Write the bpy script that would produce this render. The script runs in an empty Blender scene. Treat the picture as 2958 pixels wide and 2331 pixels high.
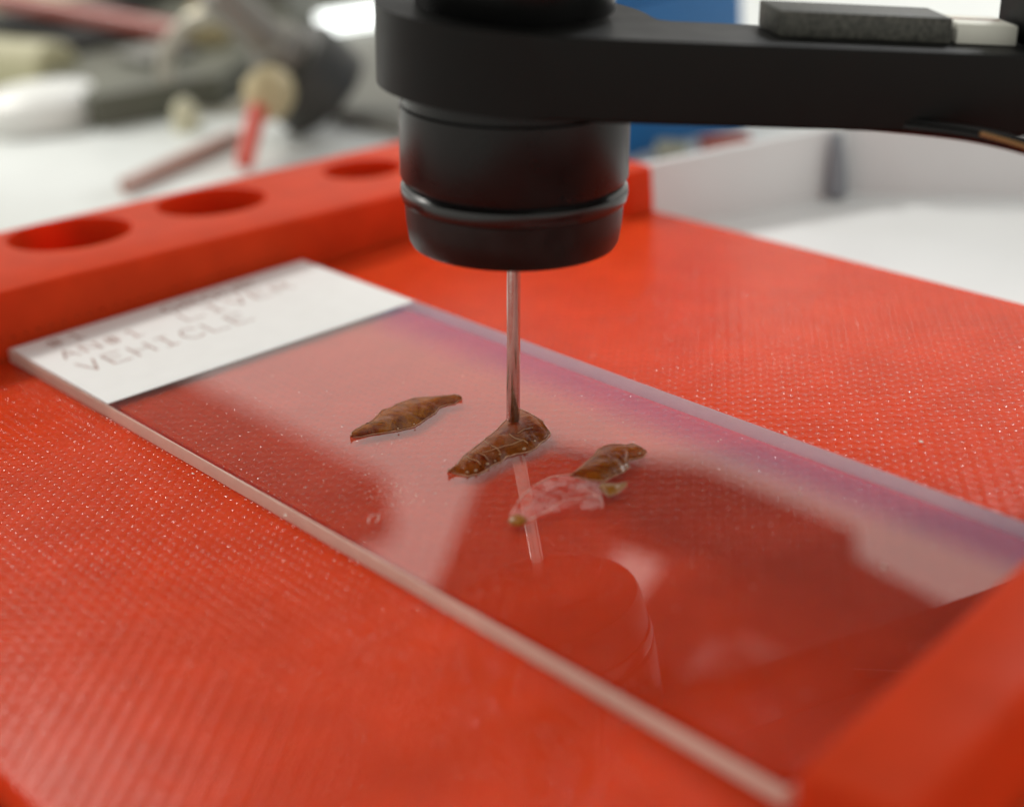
import bpy, bmesh, math, random
from mathutils import Vector, Matrix, noise as mnoise

random.seed(7)
S = 0.1                                   # one Blender unit is one centimetre; all lengths below are in mm
scene = bpy.context.scene
scene.unit_settings.system = 'METRIC'
scene.unit_settings.scale_length = 0.01
col = scene.collection

# ------------------------------------------------------------------ camera
cam_data = bpy.data.cameras.new('camera')
cam = bpy.data.objects.new('camera', cam_data)
col.objects.link(cam)
CAM = Vector((115.043, -41.966, 41.557))
cam.location = CAM * S
cam.rotation_euler = (1.17210234, 0.08080519, 0.89213812)
cam_data.sensor_width = 36.0
cam_data.lens = 5007.57 / 2958 * 36.0
cam_data.clip_start = 0.2
cam_data.clip_end = 3000
cam_data.dof.use_dof = True
cam_data.dof.focus_distance = 104.0 * S
cam_data.dof.aperture_fstop = 0.235
cam_data.dof.aperture_blades = 0
scene.camera = cam

# ------------------------------------------------------------------ light: even room light and two ceiling lamps
world = bpy.data.worlds.new('World')
scene.world = world
world.use_nodes = True
wn = world.node_tree.nodes
wn['Background'].inputs['Color'].default_value = (0.97, 0.94, 0.87, 1)
wn['Background'].inputs['Strength'].default_value = 0.84

def area(name, d, dist, sx, sy, power, color, target=(38, 14, 0)):
    L = bpy.data.lights.new(name, 'AREA')
    L.shape = 'RECTANGLE'; L.size = sx; L.size_y = sy
    L.energy = power; L.color = color
    o = bpy.data.objects.new(name, L); col.objects.link(o)
    dv = Vector(d).normalized(); t = Vector(target) * S
    o.location = t + dv * dist
    o.rotation_euler = (-dv).to_track_quat('-Z', 'Y').to_euler()
    return o
area('ceiling_lamp', (-0.74, -0.05, 0.67), 120, 20, 13, 66000, (1.0, 0.97, 0.91))
area('ceiling_lamp', (-0.303, 0.75, 0.588), 140, 18, 7, 60000, (0.98, 0.99, 1.0))
area('ceiling_lamp', (-0.75, -0.35, 0.56), 150, 16, 7, 12000, (1.0, 0.98, 0.94))

scene.view_settings.view_transform = 'Standard'
scene.view_settings.look = 'None'
scene.view_settings.exposure = 0.10
scene.view_settings.gamma = 1.0

# ------------------------------------------------------------------ helpers
def tag(o, label=None, cat=None, group=None, kind=None):
    if label: o['label'] = label
    if cat: o['category'] = cat
    if group: o['group'] = group
    if kind: o['kind'] = kind
    return o

def empty(name, loc, label, cat, group=None):
    o = bpy.data.objects.new(name, None); col.objects.link(o)
    o.location = Vector(loc) * S
    o.empty_display_size = 0.2
    return tag(o, label, cat, group)

def link(name, me, m, parent=None, smooth=True, angle=40):
    for k in (m if isinstance(m, (list, tuple)) else [m]): me.materials.append(k)
    o = bpy.data.objects.new(name, me); col.objects.link(o)
    if smooth:
        for f in me.polygons: f.use_smooth = True
        bm = bmesh.new(); bm.from_mesh(me)
        lim = math.radians(angle)
        for e in bm.edges:
            if len(e.link_faces) == 2: e.smooth = e.calc_face_angle(0) < lim
        bm.to_mesh(me); bm.free()
    if parent:
        o.parent = parent
        # part meshes are written in world mm, so undo the parent's place
        bpy_m = Matrix.Translation(parent.location) if parent.parent is None else Matrix.Identity(4)
        if parent.parent is None and parent.type == 'EMPTY':
            o.matrix_parent_inverse = bpy_m.inverted()
    return o

def obj(name, bm, m, parent=None, smooth=True, angle=40):
    bmesh.ops.scale(bm, vec=(S, S, S), verts=bm.verts)
    bmesh.ops.recalc_face_normals(bm, faces=bm.faces)
    me = bpy.data.meshes.new(name); bm.to_mesh(me); bm.free()
    return link(name, me, m, parent, smooth, angle)

def box(bm, x0, x1, y0, y1, z0, z1, bev=0.0, seg=2, M=None):
    vs = [bm.verts.new((x, y, z)) for z in (z0, z1) for y in (y0, y1) for x in (x0, x1)]
    F = [bm.faces.new([vs[i] for i in q]) for q in ((0, 2, 3, 1), (4, 5, 7, 6), (0, 1, 5, 4), (2, 6, 7, 3), (0, 4, 6, 2), (1, 3, 7, 5))]
    geo = list(vs)
    if bev > 0:
        es = list({e for f in F for e in f.edges})
        r = bmesh.ops.bevel(bm, geom=es, offset=bev, segments=seg, affect='EDGES', profile=0.5)
        geo = list({v for v in r['verts']} | {v for v in vs if v.is_valid})
    if M is not None: bmesh.ops.transform(bm, matrix=M, verts=[v for v in geo if v.is_valid])
    return geo

def frame(axis):
    a = Vector(axis).normalized()
    h = Vector((0, 0, 1)) if abs(a.z) < 0.9 else Vector((1, 0, 0))
    u = a.cross(h).normalized(); v = a.cross(u).normalized()
    return a, u, v

def lathe(bm, base, axis, prof, n=48, cap=True):
    a, u, v = frame(axis); b = Vector(base); rings = []
    for t, r in prof:
        rings.append([bm.verts.new(b + a * t + (u * math.cos(2 * math.pi * i / n) + v * math.sin(2 * math.pi * i / n)) * r) for i in range(n)])
    for p, q in zip(rings, rings[1:]):
        for i in range(n): bm.faces.new((p[i], p[(i + 1) % n], q[(i + 1) % n], q[i]))
    if cap:
        bm.faces.new(rings[0][::-1]); bm.faces.new(rings[-1])

def tube(bm, pts, rad, n=10, cap=True):
    pts = [Vector(p) for p in pts]; rings = []
    up = None
    for i, p in enumerate(pts):
        d = (pts[min(i + 1, len(pts) - 1)] - pts[max(i - 1, 0)]).normalized()
        if up is None: _, u, v = frame(d)
        else:
            u = (up - d * up.dot(d)).normalized(); v = d.cross(u)
        up = u
        r = rad[i] if isinstance(rad, (list, tuple)) else rad
        rings.append([bm.verts.new(p + (u * math.cos(2 * math.pi * k / n) + v * math.sin(2 * math.pi * k / n)) * r) for k in range(n)])
    for p, q in zip(rings, rings[1:]):
        for i in range(n): bm.faces.new((p[i], p[(i + 1) % n], q[(i + 1) % n], q[i]))
    if cap:
        bm.faces.new(rings[0][::-1]); bm.faces.new(rings[-1])

def ball(bm, c, r, sub=2, sc=(1, 1, 1), jit=0.0):
    g = bmesh.ops.create_icosphere(bm, subdivisions=sub, radius=1.0)['verts']
    for v in g:
        k = 1 + jit * mnoise.noise(v.co * 1.7 + Vector(c))
        v.co = Vector((v.co.x * r * sc[0], v.co.y * r * sc[1], v.co.z * r * sc[2])) * k + Vector(c)

def boolean_cut(bm, cutters):
    """bm (mm) minus a list of closed cutter bmeshes (mm)"""
    me = bpy.data.meshes.new('tmp'); bmesh.ops.recalc_face_normals(bm, faces=bm.faces); bm.to_mesh(me); bm.free()
    o = bpy.data.objects.new('tmp', me); col.objects.link(o)
    c = bmesh.new()
    for k in cutters:
        mm = bpy.data.meshes.new('t'); bmesh.ops.recalc_face_normals(k, faces=k.faces); k.to_mesh(mm); k.free(); c.from_mesh(mm); bpy.data.meshes.remove(mm)
    cm = bpy.data.meshes.new('tmpc'); c.to_mesh(cm); c.free()
    co = bpy.data.objects.new('tmpc', cm); col.objects.link(co)
    md = o.modifiers.new('b', 'BOOLEAN'); md.object = co; md.operation = 'DIFFERENCE'; md.solver = 'EXACT'
    dg = bpy.context.evaluated_depsgraph_get()
    res = bpy.data.meshes.new_from_object(o.evaluated_get(dg))
    out = bmesh.new(); out.from_mesh(res)
    for ob in (o, co): bpy.data.objects.remove(ob)
    for m_ in (me, cm, res): bpy.data.meshes.remove(m_)
    return out

# ------------------------------------------------------------------ materials
def mat(name):
    m = bpy.data.materials.new(name); m.use_nodes = True
    return m, m.node_tree.nodes, m.node_tree.links

def principled(name, color, rough=0.5, metal=0.0, coat=0.0, spec=0.5, var=0.0, vscale=1.0, bump=0.0, bscale=8.0, sss=0.0, scuff=0.0):
    m, n, l = mat(name); b = n['Principled BSDF']
    b.inputs['Base Color'].default_value = (*color, 1); b.inputs['Roughness'].default_value = rough
    b.inputs['Metallic'].default_value = metal; b.inputs['Coat Weight'].default_value = coat
    b.inputs['Specular IOR Level'].default_value = spec
    if sss > 0:
        b.inputs['Subsurface Weight'].default_value = sss; b.inputs['Subsurface Scale'].default_value = 0.1
        b.inputs['Subsurface Radius'].default_value = (1.0, 0.25, 0.12)
    tc = n.new('ShaderNodeTexCoord')
    if var > 0:
        t = n.new('ShaderNodeTexNoise'); t.inputs['Scale'].default_value = vscale; t.inputs['Detail'].default_value = 6
        l.new(tc.outputs['Object'], t.inputs['Vector'])
        r = n.new('ShaderNodeMapRange'); r.inputs['From Min'].default_value = .3; r.inputs['From Max'].default_value = .7
        r.inputs['To Min'].default_value = 1 - var; r.inputs['To Max'].default_value = 1 + var
        l.new(t.outputs['Fac'], r.inputs['Value'])
        mx = n.new('ShaderNodeVectorMath'); mx.operation = 'SCALE'; mx.inputs[0].default_value = color
        l.new(r.outputs['Result'], mx.inputs['Scale']); l.new(mx.outputs['Vector'], b.inputs['Base Color'])
        r2 = n.new('ShaderNodeMapRange'); r2.inputs['To Min'].default_value = rough * 0.8; r2.inputs['To Max'].default_value = min(1, rough * 1.25)
        l.new(t.outputs['Fac'], r2.inputs['Value']); l.new(r2.outputs['Result'], b.inputs['Roughness'])
    if scuff > 0:                     # small rubbed spots where the finish has worn to grey
        t = n.new('ShaderNodeTexNoise'); t.inputs['Scale'].default_value = 3.2; t.inputs['Detail'].default_value = 9; t.inputs['Roughness'].default_value = 0.75
        l.new(tc.outputs['Object'], t.inputs['Vector'])
        r = n.new('ShaderNodeMapRange'); r.inputs['From Min'].default_value = .69; r.inputs['From Max'].default_value = .76
        l.new(t.outputs['Fac'], r.inputs['Value'])
        mx2 = n.new('ShaderNodeMix'); mx2.data_type = 'RGBA'; mx2.inputs[7].default_value = (scuff, scuff, scuff * .9, 1)
        l.new(r.outputs['Result'], mx2.inputs[0])
        src = b.inputs['Base Color'].links
        if src: l.new(src[0].from_socket, mx2.inputs[6])
        else: mx2.inputs[6].default_value = (*color, 1)
        l.new(mx2.outputs[2], b.inputs['Base Color'])
    if bump > 0:
        t = n.new('ShaderNodeTexNoise'); t.inputs['Scale'].default_value = bscale; t.inputs['Detail'].default_value = 4
        l.new(tc.outputs['Object'], t.inputs['Vector'])
        bp = n.new('ShaderNodeBump'); bp.inputs['Strength'].default_value = 1.0; bp.inputs['Distance'].default_value = bump
        l.new(t.outputs['Fac'], bp.inputs['Height']); l.new(bp.outputs['Normal'], b.inputs['Normal'])
    return m

RED = (0.62, 0.050, 0.011)

def printed_red(name, mode):
    """red printed plastic: mode 'weave' for the plate's top (crossing 45 degree extrusion lines), 'layer' for stacked layers on walls"""
    m, n, l = mat(name); b = n['Principled BSDF']
    b.inputs['Roughness'].default_value = 0.2 if mode == 'weave' else 0.38
    b.inputs['Subsurface Weight'].default_value = 0.85 if mode == 'weave' else 0.4
    b.inputs['Subsurface Radius'].default_value = (1.0, 0.28, 0.15)
    b.inputs['Subsurface Scale'].default_value = 0.24
    b.inputs['Specular IOR Level'].default_value = 0.035 if mode == 'weave' else 0.05
    tc = n.new('ShaderNodeTexCoord')
    def math_(op, a, bb=None):
        k = n.new('ShaderNodeMath'); k.operation = op
        for i, x in enumerate((a, bb)):
            if x is None: continue
            if isinstance(x, (int, float)): k.inputs[i].default_value = x
            else: l.new(x, k.inputs[i])
        return k.outputs[0]
    sep = n.new('ShaderNodeSeparateXYZ'); l.new(tc.outputs['Object'], sep.inputs[0])
    nz = n.new('ShaderNodeTexNoise'); nz.inputs['Scale'].default_value = 3.0; nz.inputs['Detail'].default_value = 8
    l.new(tc.outputs['Object'], nz.inputs['Vector'])
    fine = n.new('ShaderNodeTexNoise'); fine.inputs['Scale'].default_value = 26.0; fine.inputs['Detail'].default_value = 3
    l.new(tc.outputs['Object'], fine.inputs['Vector'])
    if mode == 'weave':
        c = math.sqrt(0.5)
        warp = math_('MULTIPLY', math_('SUBTRACT', nz.outputs['Fac'], 0.5), 0.012)
        u = math_('ADD', math_('MULTIPLY', math_('ADD', sep.outputs['X'], sep.outputs['Y']), c), warp)       # along the extrusion lines
        v = math_('ADD', math_('MULTIPLY', math_('SUBTRACT', sep.outputs['Y'], sep.outputs['X']), c), warp)
        k = math.pi
        gu = math_('POWER', math_('ABSOLUTE', math_('COSINE', math_('MULTIPLY', u, k / 0.090))), 0.6)      # rounded beads with narrow valleys between
        gv = math_('POWER', math_('ABSOLUTE', math_('COSINE', math_('MULTIPLY', v, k / 0.090))), 0.6)
        a = math_('COSINE', math_('MULTIPLY', v, 2 * k / 0.045))
        h = math_('ADD', math_('MULTIPLY', gv, 0.0020), math_('MULTIPLY', gu, 0.0020))
        h = math_('ADD', h, math_('MULTIPLY', a, 0.0003))
        h = math_('ADD', h, math_('MULTIPLY', fine.outputs['Fac'], 0.0022))
        # small shiny crests where the crossing beads meet: a clear coat only there, with its own steeper relief
        cc = math_('MULTIPLY', math_('COSINE', math_('MULTIPLY', u, 2 * k / 0.090)), math_('COSINE', math_('MULTIPLY', v, 2 * k / 0.090)))
        cn = math_('ADD', cc, math_('MULTIPLY', math_('SUBTRACT', fine.outputs['Fac'], 0.5), 1.9))
        mk = n.new('ShaderNodeMapRange'); mk.interpolation_type = 'SMOOTHSTEP'; mk.inputs['From Min'].default_value = 0.50; mk.inputs['From Max'].default_value = 0.80
        l.new(cn, mk.inputs['Value']); l.new(mk.outputs['Result'], b.inputs['Coat Weight'])
        b.inputs['Coat Roughness'].default_value = 0.14
        bc = n.new('ShaderNodeBump'); bc.inputs['Strength'].default_value = 1.0; bc.inputs['Distance'].default_value = 1.0
        l.new(math_('ADD', math_('MULTIPLY', cc, 0.0085), math_('MULTIPLY', fine.outputs['Fac'], 0.004)), bc.inputs['Height']); l.new(bc.outputs['Normal'], b.inputs['Coat Normal'])
    else:
        a = math_('COSINE', math_('MULTIPLY', sep.outputs['Z'], 2 * math.pi / 0.03))
        h = math_('ADD', math_('MULTIPLY', a, 0.0008), math_('MULTIPLY', fine.outputs['Fac'], 0.0016))
    bp = n.new('ShaderNodeBump'); bp.inputs['Strength'].default_value = 1.0; bp.inputs['Distance'].default_value = 1.0
    l.new(h, bp.inputs['Height']); l.new(bp.outputs['Normal'], b.inputs['Normal'])
    r = n.new('ShaderNodeMapRange'); r.inputs['From Min'].default_value = .3; r.inputs['From Max'].default_value = .7
    r.inputs['To Min'].default_value = 0.92; r.inputs['To Max'].default_value = 1.08
    l.new(nz.outputs['Fac'], r.inputs['Value'])
    sc = n.new('ShaderNodeVectorMath'); sc.operation = 'SCALE'; sc.inputs[0].default_value = RED
    l.new(r.outputs['Result'], sc.inputs['Scale']); l.new(sc.outputs['Vector'], b.inputs['Base Color'])
    return m

M_red_top = printed_red('red_print_top', 'weave')
M_red = printed_red('red_print_wall', 'layer')
M_black = principled('black_anodised', (0.005, 0.005, 0.0045), 0.45, 0, 0, 0.16, var=0.2, vscale=4, bump=0.0006, bscale=40, scuff=0.07)
M_black_gloss = principled('black_polished', (0.005, 0.005, 0.005), 0.28, 0, 0, 0.28, var=0.15, vscale=5, bump=0.0003, bscale=30)
M_black_worn = principled('black_worn_tip', (0.008, 0.006, 0.0055), 0.36, 0, 0, 0.3, var=0.35, vscale=9, bump=0.001, bscale=25, scuff=0.10)
M_steel = principled('needle_steel', (0.58, 0.55, 0.52), 0.18, 1.0, bump=0.0004, bscale=60, var=0.08, vscale=20)
M_label = principled('white_label_paint', (0.88, 0.88, 0.875), 0.55, bump=0.0006, bscale=50, var=0.015, vscale=6)
M_ink = principled('brown_ink', (0.27, 0.095, 0.06), 0.7, var=0.5, vscale=30)
M_table = principled('white_bench', (0.72, 0.75, 0.73), 0.35, var=0.03, vscale=0.6)
M_tray = principled('white_foam', (0.76, 0.78, 0.79), 0.6, var=0.03, vscale=0.8)

def glass_material():
    m, n, l = mat('slide_glass'); n.remove(n['Principled BSDF']); out = n['Material Output']
    tr = n.new('ShaderNodeBsdfTransparent'); tr.inputs['Color'].default_value = (0.96, 0.955, 0.955, 1)
    gl = n.new('ShaderNodeBsdfGlossy'); gl.inputs['Roughness'].default_value = 0.003; gl.inputs['Color'].default_value = (1, 1, 1, 1)
    fr = n.new('ShaderNodeFresnel'); ge = n.new('ShaderNodeNewGeometry'); mr = n.new('ShaderNodeMapRange'); mr.inputs['To Min'].default_value = 2.05; mr.inputs['To Max'].default_value = 1 / 2.05
    l.new(ge.outputs['Backfacing'], mr.inputs['Value']); l.new(mr.outputs['Result'], fr.inputs['IOR'])   # same reflectance from both sides of the thin pane
    mx = n.new('ShaderNodeMixShader')
    l.new(fr.outputs[0], mx.inputs[0]); l.new(tr.outputs[0], mx.inputs[1]); l.new(gl.outputs[0], mx.inputs[2]); l.new(mx.outputs[0], out.inputs[0])
    c, n, l = mat('slide_glass_underside'); n.remove(n['Principled BSDF']); out = n['Material Output']
    tr = n.new('ShaderNodeBsdfTransparent'); tr.inputs['Color'].default_value = (1, 1, 1, 1); l.new(tr.outputs[0], out.inputs[0])
    return m, c
M_glass, M_clear = glass_material()
M_ground = principled('ground_glass_edge', (0.88, 0.72, 0.63), 0.5, var=0.05, vscale=6, bump=0.0008, bscale=40)
_n, _l = M_ground.node_tree.nodes, M_ground.node_tree.links          # frosted glass lets part of the light through
_t = _n.new('ShaderNodeBsdfTranslucent'); _t.inputs['Color'].default_value = (0.95, 0.82, 0.75, 1)
_m = _n.new('ShaderNodeMixShader'); _m.inputs[0].default_value = 0.5
_l.new(_n['Principled BSDF'].outputs[0], _m.inputs[1]); _l.new(_t.outputs[0], _m.inputs[2]); _l.new(_m.outputs[0], _n['Material Output'].inputs[0])

def shell_material(name, cols, seed, rough=0.2, clear=0.42):
    m, n, l = mat(name); b = n['Principled BSDF']
    b.inputs['Roughness'].default_value = rough; b.inputs['Coat Weight'].default_value = 0.0; b.inputs['Specular IOR Level'].default_value = 0.45
    tc = n.new('ShaderNodeTexCoord'); mp = n.new('ShaderNodeMapping'); mp.inputs['Location'].default_value = (seed, seed * 1.7, 0)
    l.new(tc.outputs['Object'], mp.inputs['Vector'])
    t = n.new('ShaderNodeTexNoise'); t.inputs['Scale'].default_value = 6.5; t.inputs['Detail'].default_value = 7; t.inputs['Roughness'].default_value = 0.72; t.inputs['Distortion'].default_value = 1.4
    l.new(mp.outputs['Vector'], t.inputs['Vector'])
    r = n.new('ShaderNodeValToRGB'); els = r.color_ramp.elements
    while len(els) < len(cols): els.new(0.5)
    for i, (pos, c) in enumerate(cols): els[i].position = pos; els[i].color = (c[0] * 0.78, c[1] * 0.68, c[2] * 0.68, 1)
    l.new(t.outputs['Fac'], r.inputs['Fac']); l.new(r.outputs['Color'], b.inputs['Base Color'])
    t2 = n.new('ShaderNodeTexNoise'); t2.inputs['Scale'].default_value = 17; t2.inputs['Detail'].default_value = 5
    l.new(mp.outputs['Vector'], t2.inputs['Vector'])
    bp = n.new('ShaderNodeBump'); bp.inputs['Strength'].default_value = 1; bp.inputs['Distance'].default_value = 0.006
    l.new(t2.outputs['Fac'], bp.inputs['Height']); l.new(bp.outputs['Normal'], b.inputs['Normal'])
    tr = n.new('ShaderNodeBsdfTransparent'); tr.inputs['Color'].default_value = (1.0, 0.66, 0.30, 1)      # thin enough to glow amber
    mx = n.new('ShaderNodeMixShader'); mx.inputs[0].default_value = clear
    l.new(b.outputs[0], mx.inputs[1]); l.new(tr.outputs[0], mx.inputs[2]); l.new(mx.outputs[0], n['Material Output'].inputs[0])
    return m
M_shell_a = shell_material('shell_grey_brown', [(0.36, (0.04, 0.024, 0.016)), (0.45, (0.18, 0.085, 0.025)), (0.55, (0.42, 0.18, 0.015)), (0.66, (0.28, 0.19, 0.11))], 1.3, 0.26)
M_shell_b = shell_material('shell_red_brown', [(0.36, (0.035, 0.012, 0.004)), (0.46, (0.17, 0.055, 0.009)), (0.56, (0.30, 0.11, 0.014)), (0.66, (0.30, 0.19, 0.08))], 4.1, 0.16)
M_shell_c = shell_material('shell_amber', [(0.36, (0.05, 0.02, 0.006)), (0.46, (0.22, 0.078, 0.010)), (0.57, (0.38, 0.15, 0.015)), (0.68, (0.30, 0.19, 0.08))], 7.7, 0.2)
M_yellow = shell_material('shell_yellow', [(0.3, (0.26, 0.09, 0.004)), (0.5, (0.44, 0.18, 0.006)), (0.7, (0.44, 0.23, 0.03))], 2.2, 0.3, 0.15)
M_ridge = principled('shell_ridge', (0.30, 0.18, 0.09), 0.3, var=0.3, vscale=20)
M_rim = principled('shell_rim', (0.50, 0.27, 0.17), 0.35, var=0.2, vscale=15)
M_drop = principled('moisture', (0.35, 0.22, 0.12), 0.04, coat=1.0)

def film_material():
    m, n, l = mat('clear_skin'); n.remove(n['Principled BSDF']); out = n['Material Output']
    tr = n.new('ShaderNodeBsdfTransparent'); tr.inputs['Color'].default_value = (1, .95, .94, 1)
    df = n.new('ShaderNodeBsdfPrincipled'); df.inputs['Base Color'].default_value = (0.72, 0.42, 0.40, 1); df.inputs['Roughness'].default_value = 0.35
    tc = n.new('ShaderNodeTexCoord'); t = n.new('ShaderNodeTexNoise'); t.inputs['Scale'].default_value = 9; t.inputs['Detail'].default_value = 6
    t.inputs['Distortion'].default_value = 1.0
    l.new(tc.outputs['Object'], t.inputs['Vector'])
    r = n.new('ShaderNodeMapRange'); r.inputs['From Min'].default_value = 0.40; r.inputs['From Max'].default_value = 0.62; r.inputs['To Min'].default_value = 0.02; r.inputs['To Max'].default_value = 0.24
    l.new(t.outputs['Fac'], r.inputs['Value'])
    mx = n.new('ShaderNodeMixShader'); l.new(r.outputs['Result'], mx.inputs[0]); l.new(tr.outputs[0], mx.inputs[1]); l.new(df.outputs[0], mx.inputs[2]); l.new(mx.outputs[0], out.inputs[0])
    return m
M_film = film_material()

# ------------------------------------------------------------------ the bench
bm = bmesh.new(); box(bm, -900, 700, -700, 900, -30, -6.4)
tag(obj('bench_top', bm, M_table, smooth=False), kind='structure')

# ------------------------------------------------------------------ red printed slide holder
PZ = -1.0
holder = empty('slide_holder', (38, 15, -6.4), 'red printed slide holder with ridged plate and raised rails under the glass slide', 'holder')
bm = bmesh.new(); box(bm, -17.5, 104, -22.1, 53.4, -6.35, PZ, 0.35, 2)
obj('base_plate', bm, M_red_top, holder)
bm = bmesh.new(); box(bm, 0.8, 74.2, 0.7, 24.1, PZ - 0.2, -0.34, 0.08, 1)
obj('refraction_pad', bm, M_red_top, holder)  # added pad: lifts the red as refraction would, shrinking the label's dark band
bm = bmesh.new(); box(bm, -17.3, 103.8, -34, -22.6, -6.33, -3.2, 0.4, 2)
obj('front_ledge', bm, M_red, holder)

def rail_mesh(foot, top, bev):
    """foot: 4 (x,y) counter-clockwise, top: 4 heights, closed block with rounded edges"""
    bm = bmesh.new()
    lo = [bm.verts.new((x, y, PZ + 0.0)) for x, y in foot]; hi = [bm.verts.new((x, y, z)) for (x, y), z in zip(foot, top)]
    bm.faces.new(lo[::-1]); ft = bm.faces.new(hi)
    for i in range(4): bm.faces.new((lo[i], lo[(i + 1) % 4], hi[(i + 1) % 4], hi[i]))
    es = list(ft.edges) + [e for e in bm.edges if (e.verts[0] in lo) != (e.verts[1] in lo)]
    bmesh.ops.bevel(bm, geom=es, offset=bev, segments=4, affect='EDGES', profile=0.5)
    return bm
zt = lambda y: 4.05 - 0.034 * y
bm = rail_mesh([(-16.6, -22.0), (-0.62, -22.0), (-0.62, 49.6), (-16.6, 49.6)], [zt(-22), zt(-22), zt(49.6), zt(49.6)], 0.5)
cut = []
for cx, cy, r in ((-11.3, 10.9, 4.9), (-11.0, 23.5, 4.6), (-10.2, 38.2, 3.6)):
    c = bmesh.new(); lathe(c, (cx, cy, 0.4), (0, 0, 1), [(0, r), (10, r)], 64); cut.append(c)
for y in [1.74 + 1.02 * i for i in range(-2, 22)]:
    c = bmesh.new(); lathe(c, (-1.0, y + random.uniform(-.05, .05), 0.58 + random.uniform(-.05, .05)), (1, 0, 0), [(0, 0.10), (0.25, 0.13), (1, 0.13)], 10); cut.append(c)
bm = boolean_cut(bm, cut)
obj('side_rail', bm, M_red, holder, angle=30)
bm = rail_mesh([(-16.6, 50.0), (10.9, 50.0), (10.9, 53.2), (-16.6, 53.2)], [3.1, 3.0, 3.0, 3.1], 0.45)
obj('corner_stop', bm, M_red, holder, angle=30)
bm = rail_mesh([(77.6, -2.6), (82.4, -1.9), (77.6, 34.0), (72.4, 33.0)], [3.3, 3.3, 5.7, 5.7], 0.6)
obj('end_rail', bm, M_red, holder, angle=30)

# ------------------------------------------------------------------ glass slide
slide = empty('microscope_slide', (37.5, 12.5, -1), 'clear glass microscope slide with white printed end lying on the red plate', 'slide')
bm = bmesh.new()
box(bm, 0.04, 74.96, 0.04, 24.96, -0.30, 0.0)
for f in list(bm.faces):
    f.normal_update()
top = [f for f in bm.faces if f.calc_center_median().z > -0.01]
sides = [f for f in bm.faces if abs(f.calc_center_median().z + 0.15) < 0.05]
bmesh.ops.delete(bm, geom=sides, context='FACES_ONLY')
for f in bm.faces: f.material_index = 0 if f in top else 1
me_bm = bm
bmesh.ops.scale(bm, vec=(S, S, S), verts=bm.verts)
for f in bm.faces:
    f.normal_update()
    if f.normal.z < 0 and f.calc_center_median().z > -0.01: f.normal_flip()
me = bpy.data.meshes.new('glass'); bm.to_mesh(me); bm.free()
link('glass_pane', me, [M_glass, M_clear], slide, smooth=False)
# ground edges: a thin frosted band on each of the four sides, slightly chipped along the top
def edge_band(a, b, nrm, n=90):
    bm = bmesh.new(); a = Vector(a); b = Vector(b); nn = Vector(nrm); rows = []
    for i in range(n + 1):
        p = a.lerp(b, i / n); rg = 0.03 * mnoise.noise(p * 1.7) + 0.02 * mnoise.noise(p * 6)
        rows.append([bm.verts.new(p + nn * o + Vector((0, 0, z))) for o, z in ((-0.01, 0.0 + rg * 0.15), (0.06 + rg, -0.06), (0.07 + rg * .5, -0.5), (0.05 + rg, -0.93), (-0.01, -0.97))])
    for p, q in zip(rows, rows[1:]):
        for i in range(4): bm.faces.new((p[i], q[i], q[i + 1], p[i + 1]))
        bm.faces.new((p[4], q[4], q[0], p[0]))
    bm.faces.new(rows[0]); bm.faces.new(rows[-1][::-1])
    return bm
for a, b, nn in (((0, 0.04, 0), (75, 0.04, 0), (0, -1, 0)), ((0, 24.96, 0), (75, 24.96, 0), (0, 1, 0)), ((74.96, 0, 0), (74.96, 25, 0), (1, 0, 0)), ((0.04, 0, 0), (0.04, 25, 0), (-1, 0, 0))):
    obj('ground_edge', edge_band(a, b, nn), M_ground, slide)
bm = bmesh.new(); box(bm, 0.12, 15.44, 0.12, 24.88, 0.004, 0.03)
label_patch = obj('label_patch', bm, M_label, slide, smooth=False)

GL = {  # stroke letters in a 1 x 1.35 box
    'V': [[(0, 1.35), (.5, 0), (1, 1.35)]], 'E': [[(1, 1.35), (0, 1.35), (0, 0), (1, 0)], [(0, .7), (.75, .7)]],
    'H': [[(0, 0), (0, 1.35)], [(1, 0), (1, 1.35)], [(0, .7), (1, .7)]], 'I': [[(.15, 1.35), (.85, 1.35)], [(.5, 1.35), (.5, 0)], [(.15, 0), (.85, 0)]],
    'C': [[(1, 1.1), (.8, 1.32), (.35, 1.35), (.05, 1.0), (0, .6), (.1, .2), (.4, 0), (.8, .03), (1, .25)]], 'L': [[(0, 1.35), (0, 0), (1, 0)]],
    'A': [[(0, 0), (.5, 1.35), (1, 0)], [(.2, .5), (.8, .5)]], 'N': [[(0, 0), (0, 1.35), (1, 0), (1, 1.35)]],
    '1': [[(.2, 1.05), (.5, 1.35), (.5, 0)], [(.2, 0), (.85, 0)]], '#': [[(.3, 0), (.4, 1.35)], [(.65, 0), (.75, 1.35)], [(0, .45), (1, .45)], [(.05, .9), (1, .9)]],
    'R': [[(0, 0), (0, 1.35), (.75, 1.35), (1, 1.05), (.75, .72), (0, .72)], [(.5, .72), (1, 0)]],
    'G': [[(1, 1.1), (.8, 1.32), (.35, 1.35), (.05, 1.0), (0, .6), (.1, .2), (.4, 0), (.9, .03), (1, .6), (.6, .6)]],
    'O': [[(.5, 0), (.1, .2), (0, .7), (.1, 1.15), (.5, 1.35), (.9, 1.15), (1, .7), (.9, .2), (.5, 0)]],
    'U': [[(0, 1.35), (0, .3), (.3, 0), (.7, 0), (1, .3), (1, 1.35)]], 'P': [[(0, 0), (0, 1.35), (.75, 1.35), (1, 1.05), (.75, .7), (0, .7)]]}
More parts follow.
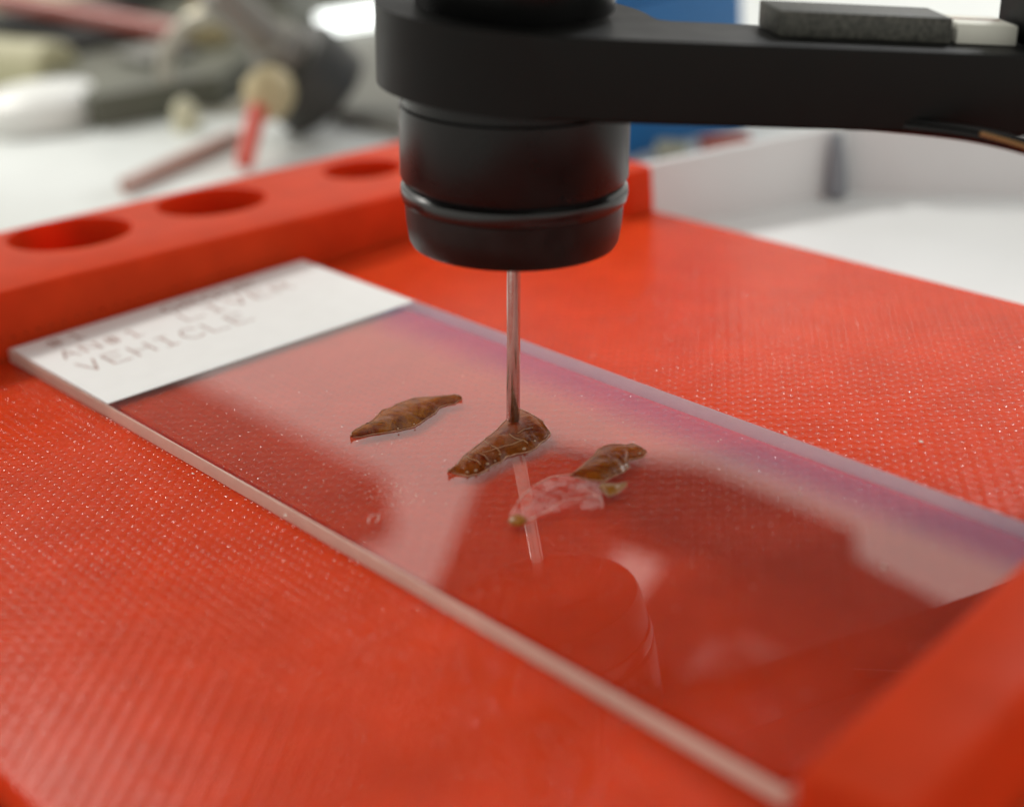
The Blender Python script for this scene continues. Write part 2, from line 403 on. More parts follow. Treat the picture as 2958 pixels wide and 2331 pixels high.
def lettering(txt, xb, y0, pitch, h, w=0.07):
    """printed line: reads along +y, letter tops towards -x, foot of the letters at x = xb"""
    s = h / 1.35; cw = pitch * 0.66
    for i, ch in enumerate(txt):
        bm = bmesh.new()
        for st in GL[ch]:
            pts = [Vector((xb - q * s, y0 + i * pitch + p * cw, 0)) for p, q in st]
            for a, b in zip(pts, pts[1:]):
                d = (b - a).normalized(); nn = Vector((-d.y, d.x, 0)) * w; a2 = a - d * w * .7; b2 = b + d * w * .7
                z = 0.034 + 0.0004 * random.random()
                bm.faces.new([bm.verts.new(Vector((k.x, k.y, z))) for k in (a2 - nn, b2 - nn, b2 + nn, a2 + nn)])
        obj('printed_letter', bm, M_ink, label_patch, smooth=False)
lettering('#1', 2.45, 2.2, 1.75, 1.6); lettering('GROUP', 2.7, 11.5, 1.7, 1.6)
lettering('AN#1', 5.4, 1.95, 1.7, 1.7); lettering('LIVER', 5.45, 11.7, 1.97, 1.8)
lettering('VEHICLE', 9.1, 1.9, 1.97, 2.15)

# ------------------------------------------------------------------ the three dried insect cases
def resample(pts, n):
    pts = [Vector((x, y, 0)) for x, y in pts]; L = [0]
    for a, b in zip(pts, pts[1:]): L.append(L[-1] + (b - a).length)
    out = []
    for i in range(n):
        t = L[-1] * i / (n - 1); k = 0
        while k < len(L) - 2 and L[k + 1] < t: k += 1
        out.append(pts[k].lerp(pts[k + 1], (t - L[k]) / max(1e-9, L[k + 1] - L[k])))
    return out
def shell(far, near, height, zf=0.2, n=70, m=16, seed=0, seg=7, thin=0.05, seg_amp=0.05, rough=0.06):
    F = resample(far, n); N = resample(near, n); bm = bmesh.new(); top = []; bot = []
    for i in range(n):
        s = i / (n - 1); e = math.sin(math.pi * min(1, max(0, 0.04 + s * 0.92))) ** 0.55
        ra, rb = [], []
        jf = Vector((mnoise.noise(Vector((s * 26, seed, 1))), mnoise.noise(Vector((s * 26, seed, 5))), 0)) * rough
        jn = Vector((mnoise.noise(Vector((s * 30, seed, 9))), mnoise.noise(Vector((s * 30, seed, 13))), 0)) * rough
        for j in range(m):
            w = j / (m - 1); p = (N[i] + jn).lerp(F[i] + jf, w)
            prof = math.sin(math.pi * w) ** 0.65
            z = 0.03 + zf * w + height * e * prof
            z += e * prof * (seg_amp * math.cos(2 * math.pi * seg * s + 1.2 * math.sin(3 * w)) + 0.16 * height * mnoise.noise(Vector((p.x * 1.1 + seed, p.y * 1.1, 2))) + 0.10 * height * mnoise.noise(Vector((p.x * 3.1, p.y * 3.1 + seed, 2))))
            ra.append(bm.verts.new((p.x, p.y, z))); rb.append(bm.verts.new((p.x, p.y, z - thin - 0.02)))
        top.append(ra); bot.append(rb)
    for i in range(n - 1):
        for j in range(m - 1):
            bm.faces.new((top[i][j], top[i + 1][j], top[i + 1][j + 1], top[i][j + 1]))
            bm.faces.new((bot[i][j], bot[i][j + 1], bot[i + 1][j + 1], bot[i + 1][j]))
    for i in range(n - 1):
        bm.faces.new((top[i][0], bot[i][0], bot[i + 1][0], top[i + 1][0])); bm.faces.new((top[i][-1], top[i + 1][-1], bot[i + 1][-1], bot[i][-1]))
    for j in range(m - 1):
        bm.faces.new((top[0][j], top[0][j + 1], bot[0][j + 1], bot[0][j])); bm.faces.new((top[-1][j], bot[-1][j], bot[-1][j + 1], top[-1][j + 1]))
    line = [r[0].co.copy() for r in top] + [r[-1].co.copy() for r in top[::-1]]
    return bm, line
def rim(line, r=0.045, m=None, parent=None, name='rim'):
    bm = bmesh.new(); line = line + [line[0]]
    rr = [r * (0.7 + 0.8 * abs(mnoise.noise(p * 2.3))) for p in line]
    tube(bm, line, rr, 6)
    return obj(name, bm, m or M_rim, parent)
def drops(pts, z, r, parent):
    for x, y in pts:
        bm = bmesh.new(); ball(bm, (x, y, z), r * random.uniform(.75, 1.25), 2, (1, 1, .8), 0.1)
        obj('moisture_bead', bm, M_drop, parent)

S1_far = [(32.74, 7.58), (32.09, 8.23), (31.95, 8.84), (31.76, 9.83), (31.27, 10.66), (30.85, 11.15), (30.99, 11.81), (30.75, 12.42), (30.81, 13.08), (30.84, 13.71), (31.32, 14.33), (31.75, 14.86), (32.13, 15.36), (32.4, 15.81), (33.01, 15.81)]
S1_near = [(32.24, 7.88), (32.72, 7.98), (32.96, 8.42), (33.14, 9.03), (33.52, 9.63), (33.86, 10.25), (34.0, 10.77), (34.19, 11.25), (33.98, 11.9), (33.59, 12.89), (33.45, 13.44), (32.97, 14.05), (32.92, 14.6), (33.16, 15.14), (32.93, 15.9)]
S2_far = [(41.36, 8.47), (41.12, 8.99), (40.78, 9.66), (40.3, 10.4), (39.92, 11.35), (39.52, 12.42), (39.14, 13.3), (38.84, 14.02), (38.4, 14.75), (38.04, 15.44), (37.65, 16.25), (37.48, 16.94), (38.16, 16.94), (39.18, 16.8), (40.03, 16.64)]
S2_near = [(40.82, 8.84), (41.53, 8.96), (42.27, 9.22), (42.46, 9.72), (42.48, 10.3), (42.15, 11.03), (42.16, 11.72), (41.84, 12.36), (42.05, 12.95), (42.32, 13.59), (42.25, 14.23), (41.85, 14.95), (41.73, 15.44), (41.29, 16.16), (40.42, 16.39)]
S3_far = [(46.88, 12.85), (46.61, 13.69), (46.26, 14.54), (45.98, 15.34), (45.49, 16.1), (45.36, 16.73), (45.53, 17.21), (45.88, 17.51), (46.25, 17.7), (46.34, 18.07), (46.8, 18.11), (47.46, 17.95)]
S3_near = [(46.51, 13.15), (47.13, 13.26), (47.65, 13.41), (48.16, 13.67), (48.55, 13.92), (48.48, 14.64), (48.49, 15.41), (48.24, 16.08), (47.49, 16.71), (47.72, 17.12), (47.86, 17.56), (47.55, 18.08)]

c1 = empty('insect_case', (32.5, 12, 0), 'slender grey brown insect case lying alone, farthest left near the white label', 'insect case', 'dried insect cases on the slide')
bm, ln = shell(S1_far, S1_near, 0.24, 0.2, seed=3, seg=8, seg_amp=0.015); obj('shell', bm, M_shell_a, c1); rim(ln, 0.028, None, c1)
drops([(34.16, 11.31), (33.95, 10.25), (31.01, 11.85)], 0.2, 0.06, c1)
bm = bmesh.new(); tube(bm, [(31.95, 9.3, .29), (32.3, 9.7, .33), (32.8, 10.1, .30)], 0.028, 6); obj('crack', bm, M_black, c1)

c2 = empty('insect_case', (40.5, 12, 0), 'glossy red brown insect case with pale seams, pinned under the steel needle', 'insect case', 'dried insect cases on the slide')
bm, ln = shell(S2_far, S2_near, 0.29, 0.25, seed=11, seg=6, seg_amp=0.02); obj('shell', bm, M_shell_b, c2); rim(ln, 0.032, None, c2)
RIDGES = [[(39.75, 12.35), (40.4, 12.2), (41.1, 12.2), (41.75, 11.99)], [(40.35, 11.2), (40.8, 11.05), (41.4, 11.1), (42.0, 10.9)], [(40.75, 10.3), (41.2, 10.25), (41.7, 10.35), (42.2, 10.2)],
          [(40.2, 13.9), (40.97, 13.75), (41.54, 13.95), (42.0, 13.85)], [(40.48, 14.33), (40.34, 14.93), (40.45, 15.5)], [(41.0, 11.1), (41.15, 11.7), (41.2, 12.2), (41.4, 13.0), (41.45, 13.85)]]
for k, rd in enumerate(RIDGES):
    bm = bmesh.new(); pts = []
    for (a, b) in zip(rd, rd[1:]):
        for t in range(4): pts.append(Vector((a[0] + (b[0] - a[0]) * t / 4, a[1] + (b[1] - a[1]) * t / 4, 0.41 + 0.02 * random.random())))
    pts.append(Vector((rd[-1][0], rd[-1][1], 0.38)))
    tube(bm, pts, 0.022, 6); obj('seam', bm, M_ridge, c2)
drops([(42.1, 10.75), (42.1, 11.3), (42.3, 9.75), (42.1, 13.47), (41.05, 8.8), (42.1, 9.3), (41.65, 12.01), (41.7, 14.6)], 0.2, 0.085, c2)

c3 = empty('insect_case', (47, 14, 0), 'amber insect case broken in half with a clear empty skin trailing from it', 'insect case', 'dried insect cases on the slide')
bm, ln = shell(S3_far, S3_near, 0.24, 0.2, seed=23, seg=4, seg_amp=0.02); obj('shell', bm, M_shell_c, c3); rim(ln, 0.032, None, c3)
drops([(48.1, 15.6), (47.8, 17.3)], 0.3, 0.06, c3)
mem_far = [(48.29, 7.33), (47.62, 8.02), (46.94, 9.08), (46.5, 10.02), (46.15, 10.94), (46.03, 11.84), (46.2, 12.49), (46.51, 13.1), (47.15, 13.2), (47.77, 13.31), (48.35, 13.51), (48.81, 13.42)]
mem_near = [(48.54, 7.23), (49.03, 7.33), (49.18, 7.92), (49.11, 8.79), (49.25, 9.5), (49.6, 10.1), (50.1, 10.7), (50.6, 11.2), (50.99, 11.64), (50.6, 12.0), (50.03, 12.45), (49.4, 12.9)]
bm, ln = shell(mem_far, mem_near, 0.16, 0.05, seed=31, seg=5, seg_amp=0.02, thin=0.02, rough=0.12); obj('clear_skin', bm, M_film, c3)
for w in ([(49.18, 7.92), (49.11, 8.79), (49.11, 9.61), (48.82, 10.53), (49.0, 11.17), (49.63, 12.21), (50.04, 12.33), (50.99, 11.64)], [(48.1, 7.6), (46.9, 9.12), (46.45, 10.06), (46.1, 11.0), (46.0, 11.9), (46.14, 12.54), (46.45, 13.2)], [(48.14, 12.23), (48.15, 12.6), (48.87, 12.51), (49.75, 12.32)]):
    bm = bmesh.new(); q = resample(w, 26)
    tube(bm, [p + Vector((0.07 * mnoise.noise(p * 2.1), 0.07 * mnoise.noise(p * 2.3 + Vector((4, 0, 0))), 0.10)) for p in q], [0.02 + 0.035 * abs(mnoise.noise(p * 1.9)) for p in q], 6)
    obj('skin_fold', bm, principled('skin_fold', (0.68, 0.36, 0.30), 0.35, var=0.2, vscale=12) if 'skin_fold' not in bpy.data.materials else bpy.data.materials['skin_fold'], c3)
bm, ln = shell([(49.14, 13.03), (48.78, 13.51), (49.12, 13.75), (49.55, 14.01), (49.75, 14.49)], [(49.02, 13.13), (49.64, 12.95), (50.13, 12.84), (50.19, 13.43), (49.87, 14.37)], 0.14, 0.1, n=30, m=10, seed=41, seg=3, seg_amp=0.02); obj('yellow_flap', bm, M_yellow, c3); rim(ln, 0.04, M_rim, c3)
bm, ln = shell([(48.42, 7.19), (48.16, 7.65), (48.22, 8.0), (48.63, 8.07), (49.18, 7.88)], [(48.31, 7.25), (48.7, 7.14), (49.07, 7.25), (49.21, 7.49), (49.09, 7.96)], 0.16, 0.08, n=30, m=10, seed=47, seg=2, seg_amp=0.02); obj('yellow_tip', bm, M_yellow, c3)

# ------------------------------------------------------------------ black arm with barrel and needle
AX = Vector((0.05316696, 0.0659276, 0.99640696)).normalized()
TOW = Vector((0.7768, -0.6298, 0.0002)).normalized()
RT = AX.cross(TOW).normalized()
B0 = Vector((38.95, 15.22, 0.55))          # where the needle meets the insect case
B = B0 - AX * 0.28
punch = empty('needle_arm', B0, 'black machine arm holding a barrel and thin steel needle over the slide', 'machine arm')
bm = bmesh.new(); lathe(bm, B, AX, [(0.25, 0.27), (0.25, 0.37), (0.32, 0.40), (6, 0.40), (12.2, 0.40)], 32, cap=False)
lathe(bm, B, AX, [(12.2, 0.27), (0.25, 0.27)], 32, cap=False)
obj('needle', bm, M_steel, punch)
bm = bmesh.new(); lathe(bm, B, AX, [(11.45, 0.5), (11.45, 5.5), (11.54, 5.85), (11.8, 6.0), (12.9, 6.15), (14.0, 6.22)], 96); obj('barrel_tip', bm, M_black_worn, punch)
bm = bmesh.new(); lathe(bm, B, AX, [(13.95, 6.1), (14.1, 6.36), (14.5, 6.46), (14.85, 6.42), (15.05, 6.2)], 96); obj('barrel_ring', bm, principled('black_ring_gloss', (0.006, 0.006, 0.006), 0.2, 0, 0, 0.6), punch)
bm = bmesh.new(); lathe(bm, B, AX, [(15.0, 6.05), (15.3, 6.1), (15.37, 6.38), (15.55, 6.45), (19.5, 6.45), (19.62, 6.3), (20.4, 6.3)], 96); obj('barrel', bm, M_black_gloss, punch)
TH = math.radians(12)
AD = (RT * math.cos(TH) - TOW * math.sin(TH) - AX * 0.076).normalized()
AN = AD.cross(AX).normalized()
if AN.dot(TOW) < 0: AN = -AN
def arm_mesh2(t0, t1, R, back, length, bev):
    """rounded eye round the barrel running on into a narrower straight bar along its front side"""
    bm = bmesh.new(); ring = []
    a1 = 2 * math.pi + math.asin(back / R)
    for i in range(41):
        a = math.pi / 2 + (a1 - math.pi / 2) * i / 40; ring.append(AD * math.cos(a) * R + AN * math.sin(a) * R)
    ring.append(AD * (R + 0.8) + AN * (back + 0.1)); ring.append(AD * length + AN * (back + 0.1)); ring.append(AD * length + AN * R)
    lo = [bm.verts.new(B + AX * t0 + q) for q in ring]; hi = [bm.verts.new(B + AX * t1 + q) for q in ring]
    fl = bm.faces.new(lo[::-1]); fh = bm.faces.new(hi); n = len(ring)
    for i in range(n): bm.faces.new((lo[i], lo[(i + 1) % n], hi[(i + 1) % n], hi[i]))
    bmesh.ops.bevel(bm, geom=list(fl.edges) + list(fh.edges), offset=bev, segments=3, affect='EDGES', profile=0.5)
    return bm
obj('arm', arm_mesh2(20.2, 24.55, 7.65, 1.4, 62, 0.22), M_black, punch, angle=30)
bm = bmesh.new(); lathe(bm, B, AX, [(24.55, 5.35), (24.7, 5.45), (33, 5.45), (33.2, 5.3), (36, 5.3)], 64); obj('upper_collar', bm, M_black_gloss, punch)

# ------------------------------------------------------------------ pieces lying on the arm
def on_arm(l0, l1, n0, n1, t0, t1, bev=0.1):
    bm = bmesh.new()
    Mx = Matrix((( AD.x, AN.x, AX.x, B.x), (AD.y, AN.y, AX.y, B.y), (AD.z, AN.z, AX.z, B.z), (0, 0, 0, 1)))
    box(bm, l0, l1, n0, n1, t0, t1, bev, 2, Mx)
    return bm
M_speck = principled('speckled_grey', (0.06, 0.06, 0.05), 0.6, var=0.6, vscale=30, bump=0.003, bscale=30)
M_sticker = principled('white_sticker', (0.74, 0.74, 0.66), 0.6, var=0.05, vscale=3)
tag(obj('clamp_plate', on_arm(13.3, 23.3, 1.9, 5.2, 24.6, 26.0), M_speck), 'speckled grey plate lying on top of the black arm', 'plate')
st = tag(obj('white_block', on_arm(23.7, 27.3, 2.0, 5.0, 24.6, 25.7, 0.05), M_sticker), 'small white block with a dark line on top of the black arm', 'block')
bm = on_arm(23.9, 27.0, 3.2, 3.5, 25.71, 25.72, 0); obj('printed_line', bm, M_ink, st, smooth=False)
tag(obj('end_block', on_arm(27.6, 36, 1.8, 7.2, 24.64, 30.5, 0.3), M_black), 'black block standing on the right end of the arm', 'block')
def wire(pts, r):
    P = [Vector(p) for p in pts]; out = []
    for i in range(len(P) - 1):
        p0, p1, p2, p3 = P[max(i - 1, 0)], P[i], P[i + 1], P[min(i + 2, len(P) - 1)]
        for k in range(8):
            t = k / 8; out.append(0.5 * ((2 * p1) + (p2 - p0) * t + (2 * p0 - 5 * p1 + 4 * p2 - p3) * t * t + (3 * p1 - p0 - 3 * p2 + p3) * t ** 3))
    out.append(P[-1]); bm = bmesh.new(); tube(bm, out, r, 12); return bm
cb = tag(obj('cable', wire([(53.0, 29.4, 17.6), (56.2, 31.3, 17.3), (58.8, 32.6, 17.0), (61.4, 33.6, 16.5), (63.8, 34.4, 15.8), (66.5, 36.0, 14.9), (68.5, 39.5, 14.6), (68.0, 44.0, 15.4), (65.5, 46.5, 17.6)], 0.45), M_black_gloss), 'black cable sagging under the right end of the arm', 'cable')
obj('brown_strand', wire([(59.6, 32.0, 17.3), (61.4, 32.9, 16.75), (63.8, 33.7, 16.0)], 0.12), principled('brown_strand', (0.30, 0.16, 0.05), 0.4), cb)
bm = bmesh.new(); lathe(bm, (63.0, 34.0, 16.05), (2.7, 1.4, -0.85), [(0, 0.5), (0.15, 0.85), (2.2, 0.9), (2.5, 0.5)], 24); tag(obj('cable_sleeve', bm, principled('red_plug', (0.55, 0.02, 0.05), 0.35)), 'small red sleeve on the black cable at the right edge', 'sleeve')

# ------------------------------------------------------------------ overhead carriage of the machine (seen mirrored in the slide), and an added shading slab
carriage = empty('overhead_carriage', (-120, 160, 150), 'black overhead carriage plate with two cut-outs and beams, seen mirrored in the glass slide, plus an unseen shading slab', 'machine part')
def prism(poly, z0, z1):
    bm = bmesh.new(); lo = [bm.verts.new((x, y, z0)) for x, y in poly]; hi = [bm.verts.new((x, y, z1)) for x, y in poly]; n = len(poly)
    bm.faces.new(lo[::-1]); bm.faces.new(hi)
    for i in range(n): bm.faces.new((lo[i], lo[(i + 1) % n], hi[(i + 1) % n], hi[i]))
    bmesh.ops.recalc_face_normals(bm, faces=bm.faces)
    return bm
plate = [(-114.5, 122.1), (-114.5, 138.9), (-99.3, 144.9), (-87.2, 151.0), (-51.6, 150.3), (-44.9, 143.1), (5.5, 137.3), (5.5, 67.4), (-75.0, 68.9), (-87.2, 91.7)]
gap_a = [(-80.8, 125.2), (-68.8, 126.7), (-58.9, 107.7), (-70.0, 111.5)]
gap_b = [(-46.9, 116.1), (-33.2, 114.5), (-40.7, 100.9)]
bm = boolean_cut(prism(plate, 90, 94), [prism(gap_a[::-1], 80, 110), prism(gap_b[::-1], 80, 110)])
obj('carriage_plate', bm, M_black, carriage, smooth=False)
bm = bmesh.new(); box(bm, -42, 150, -110, 18, 96, 102, 1.0, 2); obj('shade_slab', bm, M_black, carriage)  # added unseen slab, only there to shade the front and right
bm = bmesh.new(); box(bm, -347, 40, 251, 278, 150, 153, 0.6, 2)
obj('rear_beam', bm, principled('violet_beam', (0.27, 0.38, 0.70), 0.5, var=0.05, vscale=0.3), carriage, angle=30)
bm = bmesh.new(); box(bm, -420, -236, 96, 180, 150, 168, 1.2, 2)
obj('front_beam', bm, principled('dark_beam', (0.03, 0.028, 0.026), 0.5, var=0.2, vscale=0.3), carriage, angle=30)
bm = bmesh.new(); box(bm, -80, -62, 140, 149, 94.2, 168, 0.6, 2); obj('bracket', bm, M_black, carriage)

# ------------------------------------------------------------------ white tray behind the holder
tray = empty('white_tray', (20, 75, -6.4), 'low white tray standing behind the red plate at the right', 'tray')
bm = prism([(2.2, 56), (45, 56), (75, 106), (54, 106), (10.4, 77.5)], -6.38, -5.6); obj('tray_floor', bm, M_tray, tray, smooth=False)
def wall(a, b, h0, h1, th, parent, m, name, z0=-5.6):
    a = Vector((*a, 0)); b = Vector((*b, 0)); d = (b - a).normalized(); nn = Vector((-d.y, d.x, 0)) * th
    bm = bmesh.new(); q = [a, b, b + nn, a + nn]; hs = [h0, h1, h1, h0]
    lo = [bm.verts.new((p.x, p.y, z0)) for p in q]; hi = [bm.verts.new((p.x, p.y, z0 + h)) for p, h in zip(q, hs)]
    bm.faces.new(lo[::-1]); ft = bm.faces.new(hi)
    for i in range(4): bm.faces.new((lo[i], lo[(i + 1) % 4], hi[(i + 1) % 4], hi[i]))
    bmesh.ops.bevel(bm, geom=list(ft.edges), offset=0.2, segments=3, affect='EDGES', profile=0.5)
    return obj(name, bm, m, parent, angle=30)
wall((2.2, 55), (10.3, 77.4), 6.0, 6.6, 0.9, tray, M_tray, 'side_wall')
wall((10.4, 77.6), (58, 108), 9.5, 9.5, 0.9, tray, M_tray, 'back_wall')
bm = bmesh.new(); lathe(bm, (10.6, 76.0, -5.58), (0.05, 0, 1), [(0, 0.5), (0.4, 1.0), (2.2, 0.95), (6.0, 0.55), (6.4, 0.3)], 20)
tag(obj('tube_tip', bm, principled('slate_plastic', (0.22, 0.24, 0.27), 0.45)), 'slate grey plastic tip standing in the corner of the white tray', 'plastic tip')

# ------------------------------------------------------------------ bits behind the plate
bb = empty('blue_box', (-26, 85, -6.4), 'blue plastic box behind the arm', 'box')
bm = bmesh.new(); box(bm, -36, -18.2, 74, 94, -6.38, 9.6, 0.5, 2); obj('box_body', bm, principled('blue_plastic', (0.004, 0.115, 0.33), 0.4, var=0.06), bb, angle=30)
bm = bmesh.new(); box(bm, -36.4, -17.8, 73.6, 94.4, 9.7, 13.5, 0.5, 2); obj('box_lid', bm, principled('blue_lid', (0.004, 0.13, 0.38), 0.35), bb, angle=30)
def oriented(loc, rz, sx, sy, sz, bev):
    bm = bmesh.new(); box(bm, -sx / 2, sx / 2, -sy / 2, sy / 2, 0, sz, bev, 3, Matrix.Translation(loc) @ Matrix.Rotation(math.radians(rz), 4, 'Z')); return bm
tag(obj('eraser', oriented((-11.2, 83.6, -6.38), 55, 5.2, 2.0, 1.9, 0.35), principled('dull_red_rubber', (0.42, 0.10, 0.07), 0.7, var=0.15, vscale=4)), 'dull red eraser lying beside the blue box', 'eraser')
tag(obj('foam_scrap', oriented((-13.8, 78.4, -6.38), 20, 3.4, 1.6, 2.2, 0.5), principled('grey_green_foam', (0.36, 0.38, 0.31), 0.9, var=0.2, vscale=5)), 'grey green foam scrap in front of the blue box', 'foam scrap')

# ------------------------------------------------------------------ blurred machinery at the upper left
M_olive = principled('olive_grey_paint', (0.115, 0.118, 0.088), 0.5, var=0.25, vscale=0.9)
M_grey = principled('machine_grey', (0.20, 0.20, 0.175), 0.45, var=0.15, vscale=0.8)
M_beige = principled('beige_wood', (0.50, 0.42, 0.24), 0.55, var=0.12, vscale=3)
M_redrod = principled('red_rod', (0.62, 0.055, 0.022), 0.35)
M_palerod = principled('pale_red_rod', (0.50, 0.30, 0.25), 0.35)
M_rosyrod = principled('rosy_rod', (0.36, 0.085, 0.065), 0.4)
mach = empty('machine_base', (-120, 70, -6.4), 'olive grey machine base with dark slots, out of focus at upper left', 'machine')
bm = prism([(-84, 47.5), (-80, 63), (-108, 92), (-210, 92), (-210, 44), (-118, 52)], -6.38, -2.2); obj('housing', bm, M_olive, mach, angle=30)
for k, (x0, x1, y0, y1, z0, z1) in enumerate(((-130, -112, 56, 70, -2.15, -1.2), (-150, -135, 60, 86, -2.15, -0.6))):
    bm = bmesh.new(); box(bm, x0, x1, y0, y1, z0, z1, 0.5, 2); obj('slot_cover', bm, M_black, mach)
bm = bmesh.new(); box(bm, -103, -93, 60, 68, -2.15, -0.8, 0.8, 3); obj('grey_pad', bm, M_grey, mach)
bm = bmesh.new(); box(bm, -205, -155, 50, 90, -2.15, -1.0, 1.0, 3); obj('pale_panel', bm, principled('pale_olive', (0.40, 0.42, 0.28), 0.5, var=0.1), mach)
bm = bmesh.new(); box(bm, -230, -112, 93, 140, -6.38, 9, 1.0, 3); obj('rear_housing', bm, M_grey, mach)
bm = bmesh.new(); box(bm, -175, -140, 92.2, 92.9, -3, 6, 0.3, 2); obj('dark_vent', bm, M_black, mach)
wx = Vector((-0.15, -0.62, 0.77)).normalized(); wc = Vector((-59.5, 63.6, -0.2))
wh = empty('black_wheel', (-59.5, 63.6, -6.4), 'dark rubber wheel with grey shaft standing behind the red rail', 'wheel')
bm = bmesh.new(); lathe(bm, wc - wx * 3.4, wx, [(0, 2), (0.0, 5.4), (0.5, 6.1), (3, 6.2), (6.0, 6.1), (6.6, 5.5), (6.6, 3.6), (5.8, 3.3), (5.8, 1.5)], 48); obj('tyre', bm, principled('wheel_rubber', (0.035, 0.035, 0.03), 0.5, var=0.3, vscale=2), wh)
bm = bmesh.new(); lathe(bm, wc, wx, [(2, 3.6), (6.0, 3.5), (6.8, 2.4), (15, 2.3), (15.4, 1.7)], 32); obj('shaft', bm, principled('grey_shaft', (0.20, 0.19, 0.165), 0.28, 0.2), wh)
def bead_rod(name, a, b, r, bc, br, mr, label):
    t = empty(name, b, label, 'rod')
    bm = bmesh.new(); tube(bm, [a, (Vector(a) + Vector(b)) / 2, b], r, 20); obj('rod', bm, mr, t)
    if bc:
        bm = bmesh.new(); ax = (Vector(b) - Vector(a)).normalized()
        lathe(bm, Vector(bc) - ax * br, ax, [(0, br * .35), (br * .25, br * .8), (br * .8, br), (br * 1.4, br * .9), (br * 1.9, br * .45)], 32); obj('wooden_bead', bm, M_beige, t)
bead_rod('beaded_rod', (-53.6, 53.0, -0.9), (-49.6, 48.2, -5.3), 1.05, (-55.2, 55.6, 0.0), 3.0, M_redrod, 'bright red rod with round beige bead, standing behind the red rail')
bead_rod('beaded_rod', (-101.5, 70.4, -0.4), (-146, 58.5, 3.6), 1.45, (-100.6, 73.4, 0.3), 3.4, M_rosyrod, 'dull red rod with beige bead crossing the upper left corner')
bead_rod('loose_rod', (-62.0, 54.5, -5.4), (-53.2, 35.5, -5.4), 0.85, None, 0, M_palerod, 'pale reddish rod lying on the white bench behind the red rail')
bm = bmesh.new()
rc = Vector((-80, 62.5, -1.0)); ra = Vector((0.62, -0.70, 0.35)).normalized(); _, ru, rv = frame(ra)
pts = [rc + (ru * math.cos(2 * math.pi * i / 48) + rv * math.sin(2 * math.pi * i / 48)) * 6.4 for i in range(49)]
tube(bm, pts, 1.1, 12, cap=False)
tag(obj('metal_ring', bm, principled('dull_steel', (0.46, 0.44, 0.37), 0.3, 0.4)), 'dull metal ring leaning against the machine base', 'ring')
bm = bmesh.new(); lathe(bm, (-74, 54.5, -6.38), (0, 0, 1), [(0, 1.6), (1.2, 1.8), (3.2, 1.2), (3.8, 0.5)], 24); tag(obj('cream_stopper', bm, principled('cream', (0.66, 0.64, 0.46), 0.5)), 'small cream stopper standing in front of the metal ring', 'stopper')
bm = bmesh.new(); lathe(bm, (-94, 45, -6.38), (0, 0, 1), [(0, 7.2), (0.6, 7.8), (3.2, 7.6), (4.4, 6.4), (4.8, 3)], 40); tag(obj('bottle_cap', bm, principled('white_plastic_cap', (0.78, 0.79, 0.76), 0.4)), 'broad white plastic cap on the bench at the left edge', 'cap')
bm = bmesh.new(); lathe(bm, (-128, 46, -2.4), (0.9, 0.25, 0), [(0, 3.4), (0.5, 3.9), (24, 3.9), (24.5, 3.4)], 32); tag(obj('cream_roll', bm, principled('cream_roll', (0.45, 0.43, 0.27), 0.6, var=0.1)), 'cream coloured roll lying behind the white cap', 'roll')
bm = bmesh.new(); box(bm, -118, -47, 67.5, 125, -6.38, -5.1, 0.4, 3); tag(obj('steel_block', bm, principled('brushed_grey', (0.20, 0.20, 0.175), 0.7, 0.0, var=0.12)), 'grey metal block behind the black wheel', 'block')
tl = empty('highlight_bar', (-102, 104, -5.1), 'short white glowing bar standing in for a highlight on the grey metal block', 'highlight')
me_, n_, l_ = mat('painted_highlight'); n_['Principled BSDF'].inputs['Emission Color'].default_value = (0.95, 1, 0.97, 1); n_['Principled BSDF'].inputs['Emission Strength'].default_value = 2.5  # emission paints a bright highlight; this bar is no lamp
bm = bmesh.new(); tube(bm, [(-105, 94.2, -3.6), (-102.5, 104, -3.6), (-99.5, 116, -3.6)], 1.45, 20); obj('highlight_glow', bm, me_, tl)
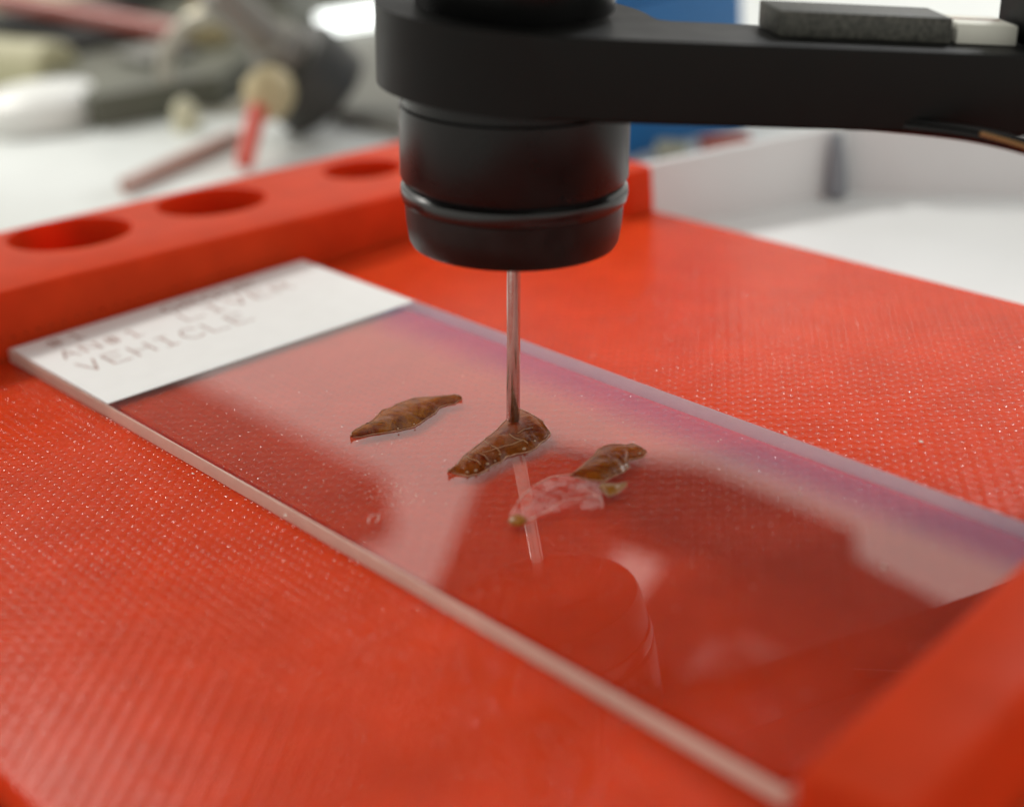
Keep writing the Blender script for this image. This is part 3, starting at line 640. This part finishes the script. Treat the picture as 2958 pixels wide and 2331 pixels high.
bm = bmesh.new(); lathe(bm, (-105.1, 93.8, -3.6), (-0.24, -0.97, 0), [(0, 1.3), (0.7, 1.3), (1.0, 0.8)], 20); obj('bar_end', bm, M_grey, tl)

# ------------------------------------------------------------------ dust and fibres
M_dust = principled('dust', (0.8, 0.72, 0.62), 0.5)
for (x, y, z, r, lab) in ((27.7, -0.55, -0.9, 0.17, 'pale dust grain on the red plate against the near slide edge, nearer the label'), (37.8, -0.25, -0.35, 0.2, 'pale chip sticking to the middle of the near slide edge'), (51.6, 25.2, 0.05, 0.2, 'pale chip on the far slide edge'),
                          (56.9, 30.8, -0.9, 0.2, 'pale grain on the ridged red plate beyond the far slide edge'), (66.1, 16.6, 0.06, 0.2, 'pale speck on the glass near the right red rail'), (57.5, 19.9, 0.04, 0.11, 'tiny speck on the glass between broken case and far slide edge')):
    bm = bmesh.new(); ball(bm, (x, y, z), r * 0.5, 2, (1.3, .7, .5), 0.9); tag(obj('dust_grain', bm, M_dust), lab, 'dust', 'dust grains around the slide')
bm = bmesh.new()
for _ in range(170):                 # fine dust, far too small to count
    x, y = random.uniform(16.5, 73), random.uniform(0.6, 24.4)
    if random.random() < 0.35: x, y = random.gauss(40.5, 1.2), random.gauss(5.0, 1.0)
    ball(bm, (x, y, 0.01), random.uniform(0.012, 0.04), 1, (random.uniform(.8, 2.2), 1, .5), 0.4)
tag(obj('glass_dust', bm, M_dust), 'scattered fine pale dust on the glass of the slide', 'dust', kind='stuff')
bm = bmesh.new(); tube(bm, [Vector((x, y, 0.03)) for x, y in ((42.79, 1.97), (42.5, 2.2), (42.32, 2.35), (42.24, 2.68), (42.4, 2.96), (42.87, 2.57), (43.02, 2.31))], 0.03, 5)
tag(obj('fibre', bm, principled('fibre', (0.75, 0.5, 0.45), 0.5)), 'tiny pale curled fibre on the glass near the front slide edge', 'fibre')

# ------------------------------------------------------------------ render settings
scene.render.engine = 'CYCLES'
scene.cycles.use_denoising = True
scene.cycles.max_bounces = 10
scene.cycles.transparent_max_bounces = 16
